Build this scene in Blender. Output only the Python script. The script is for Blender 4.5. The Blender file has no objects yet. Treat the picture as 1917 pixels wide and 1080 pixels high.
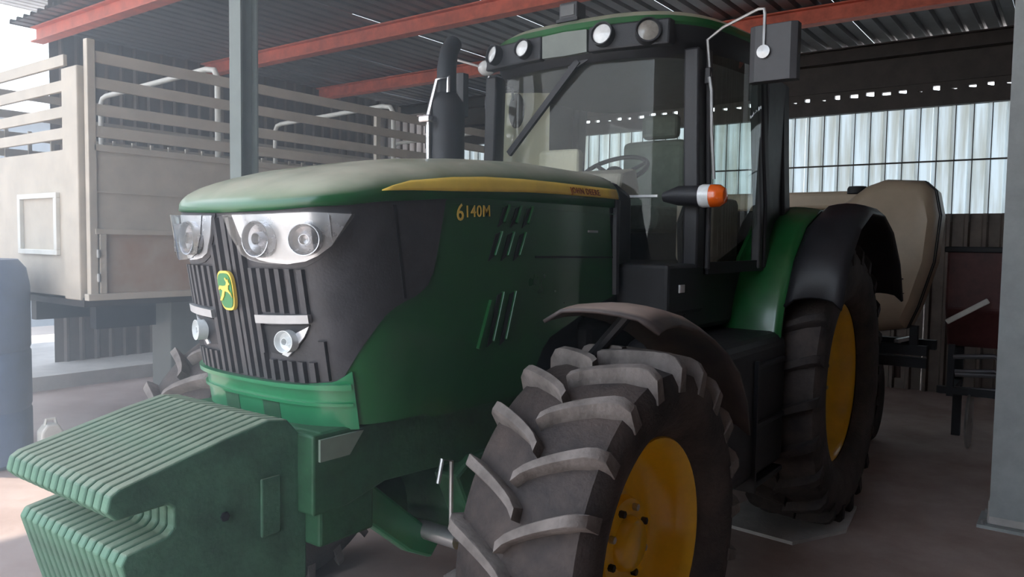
import bpy, math, random
from mathutils import Vector
R_ = random.Random(7)
pi = math.pi
sc = bpy.context.scene
COL = sc.collection

# ------------------------------------------------------------ camera
def basis(yaw, pit, rol):
    y, p, r = map(math.radians, (yaw, pit, rol))
    F = Vector((math.cos(y)*math.cos(p), math.sin(y)*math.cos(p), -math.sin(p)))
    R0 = Vector((math.sin(y), -math.cos(y), 0)); U0 = R0.cross(F)
    return F, R0*math.cos(r)+U0*math.sin(r), -R0*math.sin(r)+U0*math.cos(r)
F, Rv, U = basis(36.401, 3.322, 0.833)
cd = bpy.data.cameras.new('camera'); cam = bpy.data.objects.new('camera', cd); COL.objects.link(cam)
from mathutils import Matrix
M = Matrix((Rv, U, -F)).transposed().to_4x4(); M.translation = Vector((-2.389, -2.267, 1.718))
cam.matrix_world = M
cd.sensor_width = 36.0; cd.lens = 36.0*1441.5/1917; cd.clip_start = .05; cd.clip_end = 400
sc.camera = cam
# ------------------------------------------------------------ world, sun, exposure
w = bpy.data.worlds.new('world'); sc.world = w; w.use_nodes = True
nt = w.node_tree; nt.nodes.clear()
bg = nt.nodes.new('ShaderNodeBackground'); bo = nt.nodes.new('ShaderNodeOutputWorld')
tc = nt.nodes.new('ShaderNodeTexCoord'); sx = nt.nodes.new('ShaderNodeSeparateXYZ')
rp = nt.nodes.new('ShaderNodeValToRGB')
rp.color_ramp.elements[0].position = .0; rp.color_ramp.elements[0].color = (.62, .66, .68, 1)
rp.color_ramp.elements[1].position = .6; rp.color_ramp.elements[1].color = (.66, .80, 1.0, 1)
nt.links.new(tc.outputs['Generated'], sx.inputs[0]); nt.links.new(sx.outputs['Z'], rp.inputs[0])
nt.links.new(rp.outputs[0], bg.inputs[0]); nt.links.new(bg.outputs[0], bo.inputs[0])
bg.inputs[1].default_value = 3.0
sl = bpy.data.lights.new('sun', 'SUN'); so = bpy.data.objects.new('sun', sl); COL.objects.link(so)
sl.energy = 5.0; sl.angle = .02; sl.color = (1, .94, .84)
sund = Vector((.20, -.30, -.93))            # direction the light travels
so.rotation_euler = sund.to_track_quat('-Z', 'Y').to_euler()
sc.view_settings.view_transform = 'Standard'; sc.view_settings.look = 'None'
sc.view_settings.gamma = 1; sc.view_settings.use_curve_mapping = False
sc.view_settings.exposure = 1.0

# ------------------------------------------------------------ helpers
def c3(h):
    f = lambda v: (v/12.92 if v <= .04045 else ((v+.055)/1.055)**2.4)
    return tuple(f(int(h[i:i+2], 16)/255) for i in (0, 2, 4))
def mat(name, col, rough=.5, metal=0, var=.12, scale=6, bump=0, bscale=40, coat=0, col2=None, spec=.5, det=4, **kw):
    m = bpy.data.materials.new(name); m.use_nodes = True; n = m.node_tree; L = n.links.new
    b = n.nodes['Principled BSDF']
    if isinstance(col, str): col = c3(col)
    if col2 is None: col2 = tuple(v*(1-var) for v in col); col = tuple(min(1, v*(1+var*.5)) for v in col)
    elif isinstance(col2, str): col2 = c3(col2)
    t = n.nodes.new('ShaderNodeTexCoord'); no = n.nodes.new('ShaderNodeTexNoise')
    no.inputs['Scale'].default_value = scale; no.inputs['Detail'].default_value = det; no.inputs['Roughness'].default_value = .65
    L(t.outputs['Object'], no.inputs['Vector'])
    r = n.nodes.new('ShaderNodeValToRGB'); e = r.color_ramp.elements
    e[0].position = .36; e[1].position = .64; e[0].color = (*col2, 1); e[1].color = (*col, 1)
    L(no.outputs['Fac'], r.inputs[0]); L(r.outputs[0], b.inputs['Base Color'])
    mr = n.nodes.new('ShaderNodeMapRange'); mr.inputs['To Min'].default_value = max(0.02, rough-.08); mr.inputs['To Max'].default_value = min(1, rough+.1)
    L(no.outputs['Fac'], mr.inputs['Value']); L(mr.outputs[0], b.inputs['Roughness'])
    b.inputs['Metallic'].default_value = metal; b.inputs['Specular IOR Level'].default_value = spec
    b.inputs['Coat Weight'].default_value = coat; b.inputs['Coat Roughness'].default_value = .12
    if bump:
        n2 = n.nodes.new('ShaderNodeTexNoise'); n2.inputs['Scale'].default_value = bscale; n2.inputs['Detail'].default_value = 5
        L(t.outputs['Object'], n2.inputs['Vector'])
        bp = n.nodes.new('ShaderNodeBump'); bp.inputs['Strength'].default_value = bump; bp.inputs['Distance'].default_value = .01
        L(n2.outputs['Fac'], bp.inputs['Height']); L(bp.outputs[0], b.inputs['Normal'])
    for k, v in kw.items(): b.inputs[k.replace('_', ' ')].default_value = v
    return m
def glass(name, tint=(.82, .9, .88), refl=1.0, dirt=.04, dcol=(.6, .58, .5)):
    m = bpy.data.materials.new(name); m.use_nodes = True; n = m.node_tree; n.nodes.clear(); L = n.links.new
    o = n.nodes.new('ShaderNodeOutputMaterial'); tr = n.nodes.new('ShaderNodeBsdfTransparent'); tr.inputs[0].default_value = (*tint, 1)
    gl = n.nodes.new('ShaderNodeBsdfGlossy'); gl.inputs['Roughness'].default_value = .02
    df = n.nodes.new('ShaderNodeBsdfDiffuse'); df.inputs[0].default_value = (*dcol, 1)
    fr = n.nodes.new('ShaderNodeFresnel'); fr.inputs[0].default_value = 1.5
    mu = n.nodes.new('ShaderNodeMath'); mu.operation = 'MULTIPLY'; mu.inputs[1].default_value = refl
    no = n.nodes.new('ShaderNodeTexNoise'); no.inputs['Scale'].default_value = 7; no.inputs['Detail'].default_value = 6
    mr = n.nodes.new('ShaderNodeMapRange'); mr.inputs['To Min'].default_value = dirt*.3; mr.inputs['To Max'].default_value = dirt*1.8
    m1 = n.nodes.new('ShaderNodeMixShader'); m2 = n.nodes.new('ShaderNodeMixShader')
    L(no.outputs[0], mr.inputs[0]); L(mr.outputs[0], m1.inputs[0]); L(tr.outputs[0], m1.inputs[1]); L(df.outputs[0], m1.inputs[2])
    L(fr.outputs[0], mu.inputs[0]); L(mu.outputs[0], m2.inputs[0]); L(m1.outputs[0], m2.inputs[1]); L(gl.outputs[0], m2.inputs[2])
    L(m2.outputs[0], o.inputs[0]); return m

class MB:
    def __init__(s): s.v = []; s.f = []
    def add(s, v, f):
        o = len(s.v); s.v += [tuple(p) for p in v]; s.f += [tuple(i+o for i in q) for q in f]; return s
    def box(s, x0, x1, y0, y1, z0, z1):
        return s.add([(x, y, z) for x in (x0, x1) for y in (y0, y1) for z in (z0, z1)],
                     [(0, 1, 3, 2), (4, 6, 7, 5), (0, 4, 5, 1), (2, 3, 7, 6), (0, 2, 6, 4), (1, 5, 7, 3)])
    def bar(s, a, b, w, h=None, up=(0, 0, 1)):
        h = h or w; a = Vector(a); b = Vector(b); d = (b-a).normalized(); u = Vector(up)
        if abs(d.dot(u)) > .98: u = Vector((1, 0, 0))
        r = d.cross(u).normalized(); u = r.cross(d)
        vs = [p+r*(w/2*i)+u*(h/2*j) for p in (a, b) for i, j in ((-1, -1), (1, -1), (1, 1), (-1, 1))]
        return s.add(vs, [(3, 2, 1, 0), (4, 5, 6, 7), (0, 1, 5, 4), (1, 2, 6, 5), (2, 3, 7, 6), (3, 0, 4, 7)])
    def tube(s, pts, r, n=10):
        pts = [Vector(p) for p in pts]; rs = r if isinstance(r, (list, tuple)) else [r]*len(pts)
        vs = []; fs = []; pu = None
        for i, p in enumerate(pts):
            d = (pts[min(i+1, len(pts)-1)]-pts[max(i-1, 0)]).normalized()
            if pu is None: pu = Vector((0, 0, 1)) if abs(d.z) < .9 else Vector((1, 0, 0))
            a = d.cross(pu).normalized(); pu = a.cross(d).normalized()
            for k in range(n):
                t = 2*pi*k/n; vs.append(p+(a*math.cos(t)+pu*math.sin(t))*rs[i])
        for i in range(len(pts)-1):
            for k in range(n):
                fs.append((i*n+k, i*n+(k+1) % n, (i+1)*n+(k+1) % n, (i+1)*n+k))
        fs.append(tuple(range(n))[::-1]); fs.append(tuple((len(pts)-1)*n+k for k in range(n)))
        return s.add(vs, fs)
    def lathe(s, prof, c, axis='Y', n=48, sgn=1, closed=False):
        vs = []; fs = []
        for (r, a) in prof:
            for k in range(n):
                t = 2*pi*k/n; p, q = r*math.cos(t), r*math.sin(t)
                vs.append({'Y': (c[0]+p, c[1]+a*sgn, c[2]+q), 'Z': (c[0]+p, c[1]+q, c[2]+a*sgn), 'X': (c[0]+a*sgn, c[1]+p, c[2]+q)}[axis])
        m = len(prof)
        for i in range(m if closed else m-1):
            for k in range(n):
                j = (i+1) % m; fs.append((i*n+k, i*n+(k+1) % n, j*n+(k+1) % n, j*n+k))
        return s.add(vs, fs)
    def prism(s, poly, a0, a1, plane='XZ'):
        n = len(poly); g = {'XZ': lambda p, a: (p[0], a, p[1]), 'YZ': lambda p, a: (a, p[0], p[1]), 'XY': lambda p, a: (p[0], p[1], a)}[plane]
        return s.add([g(p, a) for a in (a0, a1) for p in poly],
                     [tuple(range(n))[::-1], tuple(range(n, 2*n))]+[(i, (i+1) % n, n+(i+1) % n, n+i) for i in range(n)])
    def grid(s, rows):
        m = len(rows[0]); vs = [p for r in rows for p in r]
        return s.add(vs, [(i*m+j, i*m+j+1, (i+1)*m+j+1, (i+1)*m+j) for i in range(len(rows)-1) for j in range(m-1)])
    def loft(s, rings, cap=True):
        m = len(rings[0]); vs = [p for r in rings for p in r]
        fs = [(i*m+j, i*m+(j+1) % m, (i+1)*m+(j+1) % m, (i+1)*m+j) for i in range(len(rings)-1) for j in range(m)]
        if cap: fs += [tuple(range(m))[::-1], tuple((len(rings)-1)*m+j for j in range(m))]
        return s.add(vs, fs)
    def ell(s, c, r, n=16, m=10):
        rings = []
        for i in range(1, m):
            t = pi*i/m
            rings.append([(c[0]+r[0]*math.sin(t)*math.cos(2*pi*k/n), c[1]+r[1]*math.sin(t)*math.sin(2*pi*k/n), c[2]-r[2]*math.cos(t)) for k in range(n)])
        return s.loft(rings)
    def build(s, name, m, parent=None, smooth=False, bevel=0, solid=0, seg=2, fix=True):
        off = Vector((0, 0, 0))
        if parent is not None:
            q = parent
            while q is not None: off += q.location; q = q.parent
        me = bpy.data.meshes.new(name); me.from_pydata([tuple(Vector(p)-off) for p in s.v], [], s.f); me.update()
        if fix:
            import bmesh
            b = bmesh.new(); b.from_mesh(me); bmesh.ops.recalc_face_normals(b, faces=b.faces); b.to_mesh(me); b.free()
        o = bpy.data.objects.new(name, me); COL.objects.link(o); me.materials.append(m); o.parent = parent
        if smooth:
            me.polygons.foreach_set('use_smooth', [True]*len(me.polygons))
            if smooth != 'full':
                me.set_sharp_from_angle(angle=math.radians(38))
        if solid:
            d = o.modifiers.new('solid', 'SOLIDIFY'); d.thickness = solid; d.offset = -1
        if bevel:
            d = o.modifiers.new('bevel', 'BEVEL'); d.width = bevel; d.segments = seg; d.limit_method = 'ANGLE'; d.angle_limit = math.radians(35)
        return o
def tag(o, label=None, cat=None, group=None, kind=None):
    for k, v in (('label', label), ('category', cat), ('group', group), ('kind', kind)):
        if v: o[k] = v
    return o
def empty(name, loc, label=None, cat=None, group=None, kind=None):
    o = bpy.data.objects.new(name, None); o.location = loc; o.empty_display_size = .2; COL.objects.link(o)
    return tag(o, label, cat, group, kind)
def B(*a): return MB().box(*a)
def dupe(o, parent, loc):
    c = o.copy(); COL.objects.link(c); c.parent = parent; c.location = loc; return c
def text(body, size, m, parent, name='lettering', ext=.001):
    cu = bpy.data.curves.new(name, 'FONT'); cu.body = body; cu.size = size; cu.extrude = ext; cu.offset = size*.004; cu.space_character = 1.12; cu.resolution_u = 3
    t = bpy.data.objects.new(name, cu); COL.objects.link(t)
    dg = bpy.context.evaluated_depsgraph_get(); me = bpy.data.meshes.new_from_object(t.evaluated_get(dg))
    COL.objects.unlink(t); bpy.data.objects.remove(t)
    o = bpy.data.objects.new(name, me); COL.objects.link(o); me.materials.clear(); me.materials.append(m); o.parent = parent
    return o

def dust_sheen(m, col, lo=.55, hi=.95, amt=.8, rough=.7):
    """settled dust and painted sheen on upward faces: mixes a pale colour by the surface's own normal"""
    n = m.node_tree; L = n.links.new; b = n.nodes['Principled BSDF']
    src = b.inputs['Base Color'].links[0].from_socket; rs_ = b.inputs['Roughness'].links[0].from_socket
    g = n.nodes.new('ShaderNodeNewGeometry'); sp = n.nodes.new('ShaderNodeSeparateXYZ'); L(g.outputs['Normal'], sp.inputs[0])
    mr = n.nodes.new('ShaderNodeMapRange'); mr.inputs['From Min'].default_value = lo; mr.inputs['From Max'].default_value = hi; mr.inputs['To Max'].default_value = amt
    L(sp.outputs['Z'], mr.inputs['Value'])
    t = n.nodes.new('ShaderNodeTexCoord'); no = n.nodes.new('ShaderNodeTexNoise'); no.inputs['Scale'].default_value = 5; no.inputs['Detail'].default_value = 7; L(t.outputs['Object'], no.inputs['Vector'])
    m2 = n.nodes.new('ShaderNodeMapRange'); m2.inputs['From Min'].default_value = .3; m2.inputs['From Max'].default_value = .6; m2.inputs['To Min'].default_value = .55; L(no.outputs['Fac'], m2.inputs['Value'])
    mu = n.nodes.new('ShaderNodeMath'); mu.operation = 'MULTIPLY'; L(mr.outputs[0], mu.inputs[0]); L(m2.outputs[0], mu.inputs[1])
    mx = n.nodes.new('ShaderNodeMix'); mx.data_type = 'RGBA'; L(mu.outputs[0], mx.inputs[0]); L(src, mx.inputs[6]); mx.inputs[7].default_value = (*col, 1); L(mx.outputs[2], b.inputs['Base Color'])
    mf = n.nodes.new('ShaderNodeMix'); mf.data_type = 'FLOAT'; L(mu.outputs[0], mf.inputs[0]); L(rs_, mf.inputs[2]); mf.inputs[3].default_value = rough; L(mf.outputs[0], b.inputs['Roughness'])
    return m

# ------------------------------------------------------------ materials
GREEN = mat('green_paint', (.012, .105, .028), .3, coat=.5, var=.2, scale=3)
CHIN = mat('green_paint_lit', (.03, .24, .10), .32, coat=.5, var=.15, scale=3)  # brighter copy of the green paint, light on the chin put into colour
WGREEN = mat('weight_green', (.07, .165, .105), .5, var=.3, scale=9, bump=.25, bscale=60)
DUSTG = mat('dusty_green', (.03, .11, .05), .6, var=.3, scale=8, bump=.2)
YEL = mat('yellow_paint', (.90, .50, .015), .32, coat=.4, var=.1)
YDEC = mat('yellow_decal', (.95, .66, .12), .45, var=.1)
BLK = mat('black_plastic', (.018, .018, .022), .5, var=.2, scale=12, bump=.1, bscale=200)
GRIL = mat('grille_plastic', (.062, .059, .064), .42, var=.2, scale=12, bump=.1, bscale=120)
DARK = mat('dark_metal', (.012, .014, .02), .6, var=.3)
RUB = mat('rubber', (.028, .023, .023), .75, col2=(.075, .055, .048), scale=4, bump=.4, bscale=70)
LUG = mat('dusty_lug_rubber', (.21, .18, .165), .8, col2=(.07, .058, .052), scale=5, bump=.4, bscale=60)
CHR = mat('chrome', (.75, .76, .78), .16, metal=1, var=.05)
STEEL = mat('bare_steel', (.5, .5, .5), .4, metal=.8, var=.2)
MIRG = mat('mirror_housing_grey', (.05, .05, .055), .5, var=.15)
VISOR = mat('visor_grey', (.16, .18, .16), .4, var=.15)
GLASS = glass('cab_glass', (.97, 1, .98), .8, .04)
DGLASS = glass('door_glass', (.82, .92, .88), .3, .03)
LENS = glass('lens_glass', (.97, .97, .97), 1.2, .03)
HLG = mat('headlight_reflector', (.85, .86, .88), .25, metal=.45, var=.15, scale=14)
WLENS = mat('white_lamp_lens', (.8, .82, .82), .12, var=.1, scale=30, coat=1)
DLENS = mat('dim_lamp_lens', (.3, .28, .25), .2, var=.2, scale=30, coat=1)
ORG = mat('orange_lens', (.85, .13, .01), .2, coat=1, var=.1)
CREAM = mat('cream_paint', (.56, .50, .42), .5, var=.12, scale=4, bump=.1)
CREAMR = mat('cream_rusty_panel', (.52, .45, .37), .55, col2=(.42, .26, .17), scale=2.2, bump=.1)
WHITEP = mat('white_pipe_paint', (.74, .73, .68), .4, var=.1)
POST = mat('grey_green_post_paint', (.17, .20, .19), .5, var=.15, scale=5)
RED = mat('red_oxide_paint', (.66, .17, .11), .55, var=.25, scale=5)
SHEET = mat('galvanised_sheet', (.17, .165, .17), .45, metal=.2, var=.25, scale=2.5, bump=.05)
SHEETW = mat('pale_canopy_sheet', (.6, .61, .62), .5, metal=.1, var=.2, scale=2.5)
GIRT = mat('dark_brown_steel', (.05, .042, .038), .6, var=.3)
BROWN = mat('brown_wall_sheet', (.13, .105, .09), .6, var=.3, scale=3)
CONC = mat('concrete_floor', (.46, .37, .34), .75, col2=(.31, .22, .19), scale=1.1, bump=.25, bscale=14, det=8)
CONC2 = mat('pale_concrete', (.50, .48, .46), .8, var=.2, scale=3, bump=.3)
GROUND = mat('dusty_ground', (.55, .47, .42), .9, var=.2, scale=.6, bump=.3, bscale=6)
TANK = mat('beige_polythene', (.50, .40, .29), .42, var=.1, scale=3)
MAR = mat('maroon_paint', (.10, .03, .03), .55, var=.3)
BLUE = mat('haze_blue', (.09, .14, .25), .45, var=.15)
SEAT = mat('seat_fabric', (.16, .19, .16), .8, var=.15, scale=20)
GREYI = mat('interior_grey', (.42, .37, .30), .6, var=.2)
CLOTH = mat('cream_cloth', (.85, .80, .62), .7, var=.06, scale=60)
REDT = mat('dark_red_ink', (.25, .04, .01), .5)

def translucent(name, c1, c2, mixf):
    m = bpy.data.materials.new(name); m.use_nodes = True; n = m.node_tree; n.nodes.clear(); L = n.links.new
    o = n.nodes.new('ShaderNodeOutputMaterial'); d = n.nodes.new('ShaderNodeBsdfDiffuse'); t = n.nodes.new('ShaderNodeBsdfTranslucent')
    tc = n.nodes.new('ShaderNodeTexCoord'); mp = n.nodes.new('ShaderNodeMapping'); mp.inputs['Scale'].default_value = (3, 9, .6)
    no = n.nodes.new('ShaderNodeTexNoise'); no.inputs['Scale'].default_value = 1.5; no.inputs['Detail'].default_value = 6
    r = n.nodes.new('ShaderNodeValToRGB'); e = r.color_ramp.elements; e[0].position = .35; e[1].position = .62; e[0].color = (*c2, 1); e[1].color = (*c1, 1)
    mx = n.nodes.new('ShaderNodeMixShader'); mx.inputs[0].default_value = mixf
    L(tc.outputs['Object'], mp.inputs[0]); L(mp.outputs[0], no.inputs['Vector']); L(no.outputs['Fac'], r.inputs[0])
    L(r.outputs[0], d.inputs[0]); L(r.outputs[0], t.inputs[0]); L(d.outputs[0], mx.inputs[1]); L(t.outputs[0], mx.inputs[2]); L(mx.outputs[0], o.inputs[0])
    return m
FRP = translucent('translucent_wall_sheet', (.60, .68, .70), (.40, .42, .38), .29)
CLOTHT = translucent('cream_mesh', (.97, .92, .74), (.93, .87, .68), .25)

HOOD = dust_sheen(mat('bonnet_green', (.012, .105, .028), .3, coat=.35, var=.2, scale=3), (.60, .58, .45), .4, .95, .9, .45)  # pale tops carry the sky reflection in their colour, along with dust
dust_sheen(WGREEN, (.28, .30, .22), .5, .95, .75)
# ============================================================ SETTING
floor = B(-3.5, 8.6, -5.2, 7.6, -.12, 0).build('floor', CONC); tag(floor, kind='structure')
g = B(-40, 60, -40, 60, -.6, -.13).build('ground', GROUND); tag(g, kind='structure')
pl = B(.6, 9.5, 7.0, 11.0, -.12, .16).build('trim_1', CONC2); tag(pl, kind='structure')
pad = MB().prism([(2.15, -.5), (2.95, -.55), (3.0, -1.15), (2.5, -1.2), (2.1, -1.0)], 0, .02, 'XY').build('trim_2', CONC2); tag(pad, kind='structure')
PITCH = .185
def corr(n, length, axis, h=.045):
    """trapezoid sheet profile with n ribs, width n*PITCH; runs along axis"""
    pr = []
    for k in range(n):
        b = k*PITCH
        pr += [(b, 0), (b+.110, 0), (b+.130, h), (b+.160, h), (b+.180, 0)]
    pr.append((n*PITCH, 0))
    mb = MB()
    if axis == 'X': mb.grid([[(x, y, z) for y, z in pr] for x in (0, length)])
    else: mb.grid([[(-z, y, x) for y, z in pr] for x in (0, length)])
    return mb
# rear roof (z about 4.15)
roof = empty('ceiling', (1.5, -5.3, 4.22), kind='structure')
rs = corr(4, 7.0, 'X').build('roof_sheet', SHEET, None, fix=False, solid=.002); rs.parent = roof; rs.location = (0, 0, 0)
for k in range(1, 18): dupe(rs, roof, (0, k*4*PITCH, .0 if k % 2 else .004))
for x in (1.75, 3.95, 6.0, 7.9):
    b = MB().box(x-.07, x+.07, -5.2, 7.9, 4.03, 4.045).box(x-.07, x+.07, -5.2, 7.9, 4.19, 4.205).box(x-.006, x+.006, -5.2, 7.9, 4.045, 4.19)
    b.build('roof_beam', RED if x < 7 else GIRT, roof)
# canopy bay, higher
can = empty('ceiling', (-1.0, -5.3, 5.4), kind='structure')
cs = corr(4, 7.1, 'X').build('roof_sheet', SHEETW, None, fix=False, solid=.002); cs.parent = can; cs.location = (0, 0, 0)
for k in range(1, 23): dupe(cs, can, (0, k*4*PITCH, 0 if k % 2 else .004))
ce = corr(4, 2.6, 'X').build('roof_sheet', SHEETW, None, fix=False, solid=.002); ce.parent = can; ce.location = (-2.55, 0, 0)  # unseen canopy extension, added to block light and shape the sun patch
for k in range(1, 13): dupe(ce, can, (-2.55, k*4*PITCH, 0 if k % 2 else .004))
for x in (-.9, 1.6, 3.8, 5.8): MB().box(x-.05, x+.05, -5.3, 11.6, 5.22, 5.38).build('roof_beam', RED, can)
# walls
wr = empty('wall_rear', (8.12, -5.2, 0), kind='structure')
ws = corr(4, 3.45-2.05, 'Z').build('wall_sheet', FRP, None, fix=False); ws.parent = wr; ws.location = (0, 0, 2.05)
wb = corr(4, 2.15, 'Z').build('lower_wall_sheet', BROWN, None, fix=False, solid=.002); wb.parent = wr; wb.location = (-.02, 0, 0)  # brown lower sheeting, also standing in for shade on the lower wall
for k in range(1, 17):
    dupe(ws, wr, (.004*(k % 2), k*4*PITCH, 2.05)); dupe(wb, wr, (-.02+.004*(k % 2), k*4*PITCH, 0))
B(8.066, 8.078, -5.2, 7.4, 2.765, 2.785).build('girt', GIRT, wr)
ss = B(8.055, 8.063, 0, .010, 2.05, 3.43).build('rib_shade_strip', GIRT, None); ss.parent = wr  # dark strips put in for the shadow line at each rib
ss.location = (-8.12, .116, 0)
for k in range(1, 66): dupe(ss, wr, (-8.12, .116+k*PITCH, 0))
B(8.0, 8.1, -5.2, 7.4, 3.42, 3.60).build('girt', GIRT, wr)
B(8.0, 8.12, -5.2, 7.4, 3.70, 4.2).build('fascia_plate', GIRT, wr)
cl = MB()
for k in range(68):
    y = -5.2+k*PITCH; wd = .085+.04*R_.random(); cl.box(8.02, 8.08, y, y+wd, 3.60, 3.70)
    r1 = R_.random(); z1 = 3.665-.05*r1; cl.box(8.02, 8.08, y+wd, y+PITCH, z1, 3.70)
    cl.prism([(y+wd, 3.60), (y+PITCH, 3.60), (y+PITCH, 3.60+.02*R_.random()+.004)], 8.02, 8.08, 'YZ')
tag(cl.build('foam_closure', GIRT, wr), kind='stuff')
wn = empty('wall_right', (-.8, -5.25, 0), kind='structure')
wq = MB(); pr = []
for k in range(48): b_ = k*PITCH; pr += [(b_, 0), (b_+.11, 0), (b_+.13, .036), (b_+.16, .036), (b_+.18, 0)]
wq.grid([[(-.8+x, -5.25+y, z) for x, y in pr] for z in (0, 5.3)]).build('wall_sheet', BROWN, wn, fix=False)

wl = empty('wall_left', (1.9, 7.95, 0), kind='structure')
wq = MB(); pr = []
for k in range(37): b_ = k*PITCH; pr += [(b_, 0), (b_+.11, 0), (b_+.13, -.036), (b_+.16, -.036), (b_+.18, 0)]
wq.grid([[(1.9+x, 7.95+y, z) for x, y in pr] for z in (0, 5.3)]).build('wall_sheet', BROWN, wl, fix=False)
wf = empty('wall_light_block', (-3.4, -5.2, 0), kind='structure')  # unseen wall added behind the camera to keep light off the right side
B(-3.5, -3.4, -5.3, -1.6, 0, 5.4).build('wall_sheet', BROWN, wf)  # unseen sheet, added to block light
B(-3.5, -.8, -5.4, -5.3, 0, 5.4).build('wall_sheet', BROWN, wf)  # unseen sheet, added to block light

nb = empty('neighbouring_shed', (0, 15, -.13), 'pale grey neighbouring shed wall in the glare beyond the cattle trailer', 'building')
B(-9, 7, 15, 18, -.13, 4.2).build('shed_wall', mat('pale_blue_grey_sheet', (.34, .38, .42), .7, var=.1), nb)
MB().prism([(14.8, 4.2), (18.2, 4.2), (16.5, 5.0)], -9.2, 7.2, 'YZ').build('shed_roof', SHEETW, nb)

# ============================================================ POSTS
def ipost(name, x, y, h, label, wdt=.16, dep=.16, m=POST):
    e = empty(name, (x, y, 0), label, 'post')
    MB().box(x-dep/2, x-dep/2+.012, y-wdt/2, y+wdt/2, .02, h).box(x+dep/2-.012, x+dep/2, y-wdt/2, y+wdt/2, .02, h).box(x-dep/2+.012, x+dep/2-.012, y-.006, y+.006, .02, h).build('column', m, e)
    B(x-.16, x+.16, y-.16, y+.16, 0, .02).build('base_plate', m, e)
    for i in (-1, 1):
        for j in (-1, 1): MB().lathe([(0, .02), (.016, .02), (.016, .045), (0, .045)], (x+.125*i, y+.125*j, 0), 'Z', 6).build('bolt', STEEL, e)
    return e
ipost('steel_post', .62, 2.12, 4.03, 'grey-green steel post standing between the tractor bonnet and the cattle body', .12, .13)
rpst = ipost('steel_post', 3.28, -1.98, 4.03, 'grey steel post at the right edge, standing on a footing beside the rear wheel', .2, .2, mat('lit_post_paint', (.36, .39, .39), .5))  # lighter copy of the post paint, light on this post put into colour
B(3.12, 3.48, -2.18, -1.82, -.01, .0).v
MB().prism([(3.17, .02), (3.43, .02), (3.40, .16), (3.20, .16)], -2.13, -1.87).build('footing', CONC2, rpst, bevel=.01)

# ============================================================ TRACTOR
T = empty('tractor', (1.0, 0, 0), 'green tractor with yellow wheels, black grille and stacked front weights, parked under the shed roof', 'tractor')
W, D, N = .445, .36, 3.1
def x0(z): return -.91+.17*(1.81-z)
def S(u, z, off=0, wd=None):
    sg = -1 if u >= 0 else 1; a = abs(u)
    if a < 1:
        ph = a*pi/2; y = W*math.sin(ph)**(2/N); x = x0(z)+D*(1-math.cos(ph)**(2/N))
        nx = -math.cos(ph)**(2-2/N); ny = math.sin(ph)**(2-2/N)*D/W
    else: y = W; x = x0(z)+D+(a-1); nx = 0; ny = 1
    l = math.hypot(nx, ny)+1e-9
    return (x+off*nx/l, sg*(y+off*ny/l), z)
def UX(x, z): return 1+x-x0(z)-D       # u of a side point at x
def lerp(tab, x):
    if x <= tab[0][0]: return tab[0][1]
    for (a, p), (b, q) in zip(tab, tab[1:]):
        if x <= b: return p+(q-p)*(x-a)/(b-a)
    return tab[-1][1]
def patch(us, lo, hi, off=0, nz=8, th=.012):
    """thick patch on the bonnet surface between the curves lo(u) and hi(u)"""
    A = [[S(u, lo(u)+(hi(u)-lo(u))*j/nz, off) for j in range(nz+1)] for u in us]
    Bk = [[S(u, lo(u)+(hi(u)-lo(u))*j/nz, off-th) for j in range(nz+1)] for u in us]
    mb = MB(); mb.grid(A); mb.grid(Bk)
    mb.grid([[a[0] for a in A], [b[0] for b in Bk]]); mb.grid([[a[-1] for a in A], [b[-1] for b in Bk]])
    mb.grid([A[0], Bk[0]]); mb.grid([A[-1], Bk[-1]]); return mb
def lin(a, b, n): return [a+(b-a)*i/n for i in range(n+1)]
def spoly(poly, off, th=.01, sub=.04):
    """polygon in (u, z), filled column by column, laid on the surface"""
    us = sorted(set([p[0] for p in poly])); umin, umax = us[0], us[-1]
    cols = sorted(set(us+lin(umin, umax, max(2, int((umax-umin)/sub)))))
    def hit(u):
        zs = []
        for (a, p), (b, q) in zip(poly, poly[1:]+poly[:1]):
            if a == b:
                if abs(a-u) < 1e-9: zs += [p, q]
            elif min(a, b)-1e-9 <= u <= max(a, b)+1e-9: zs.append(p+(q-p)*(u-a)/(b-a))
        return min(zs), max(zs)
    H = {u: hit(u) for u in cols}
    return patch(cols, lambda u: H[u][0], lambda u: H[u][1], off, 4, th)
EDGE = [(0, 1.806), (.273, 1.812), (.556, 1.825), (.75, 1.832), (1.2, 1.872), (1.4, 1.885), (2.6, 1.90)]
edge = lambda u: lerp(EDGE, abs(u))
def uzx(u): return x0(1.5)+D+(abs(u)-1) if abs(u) > 1 else -9
BOT = [(-9, 1.12), (.05, 1.10), (.13, 1.11), (.30, 1.31), (.75, 1.44), (.95, 1.48)]
# bonnet side panels (wraps round the nose)
UE = 2.42
us = sorted(set(lin(-UE, -1, 24)+lin(-1, 1, 48)+lin(1, UE, 24)))
patch(us, lambda u: lerp(BOT, uzx(u)), edge, 0, 12, .01).build('bonnet_side', GREEN, T, smooth=True)
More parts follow.
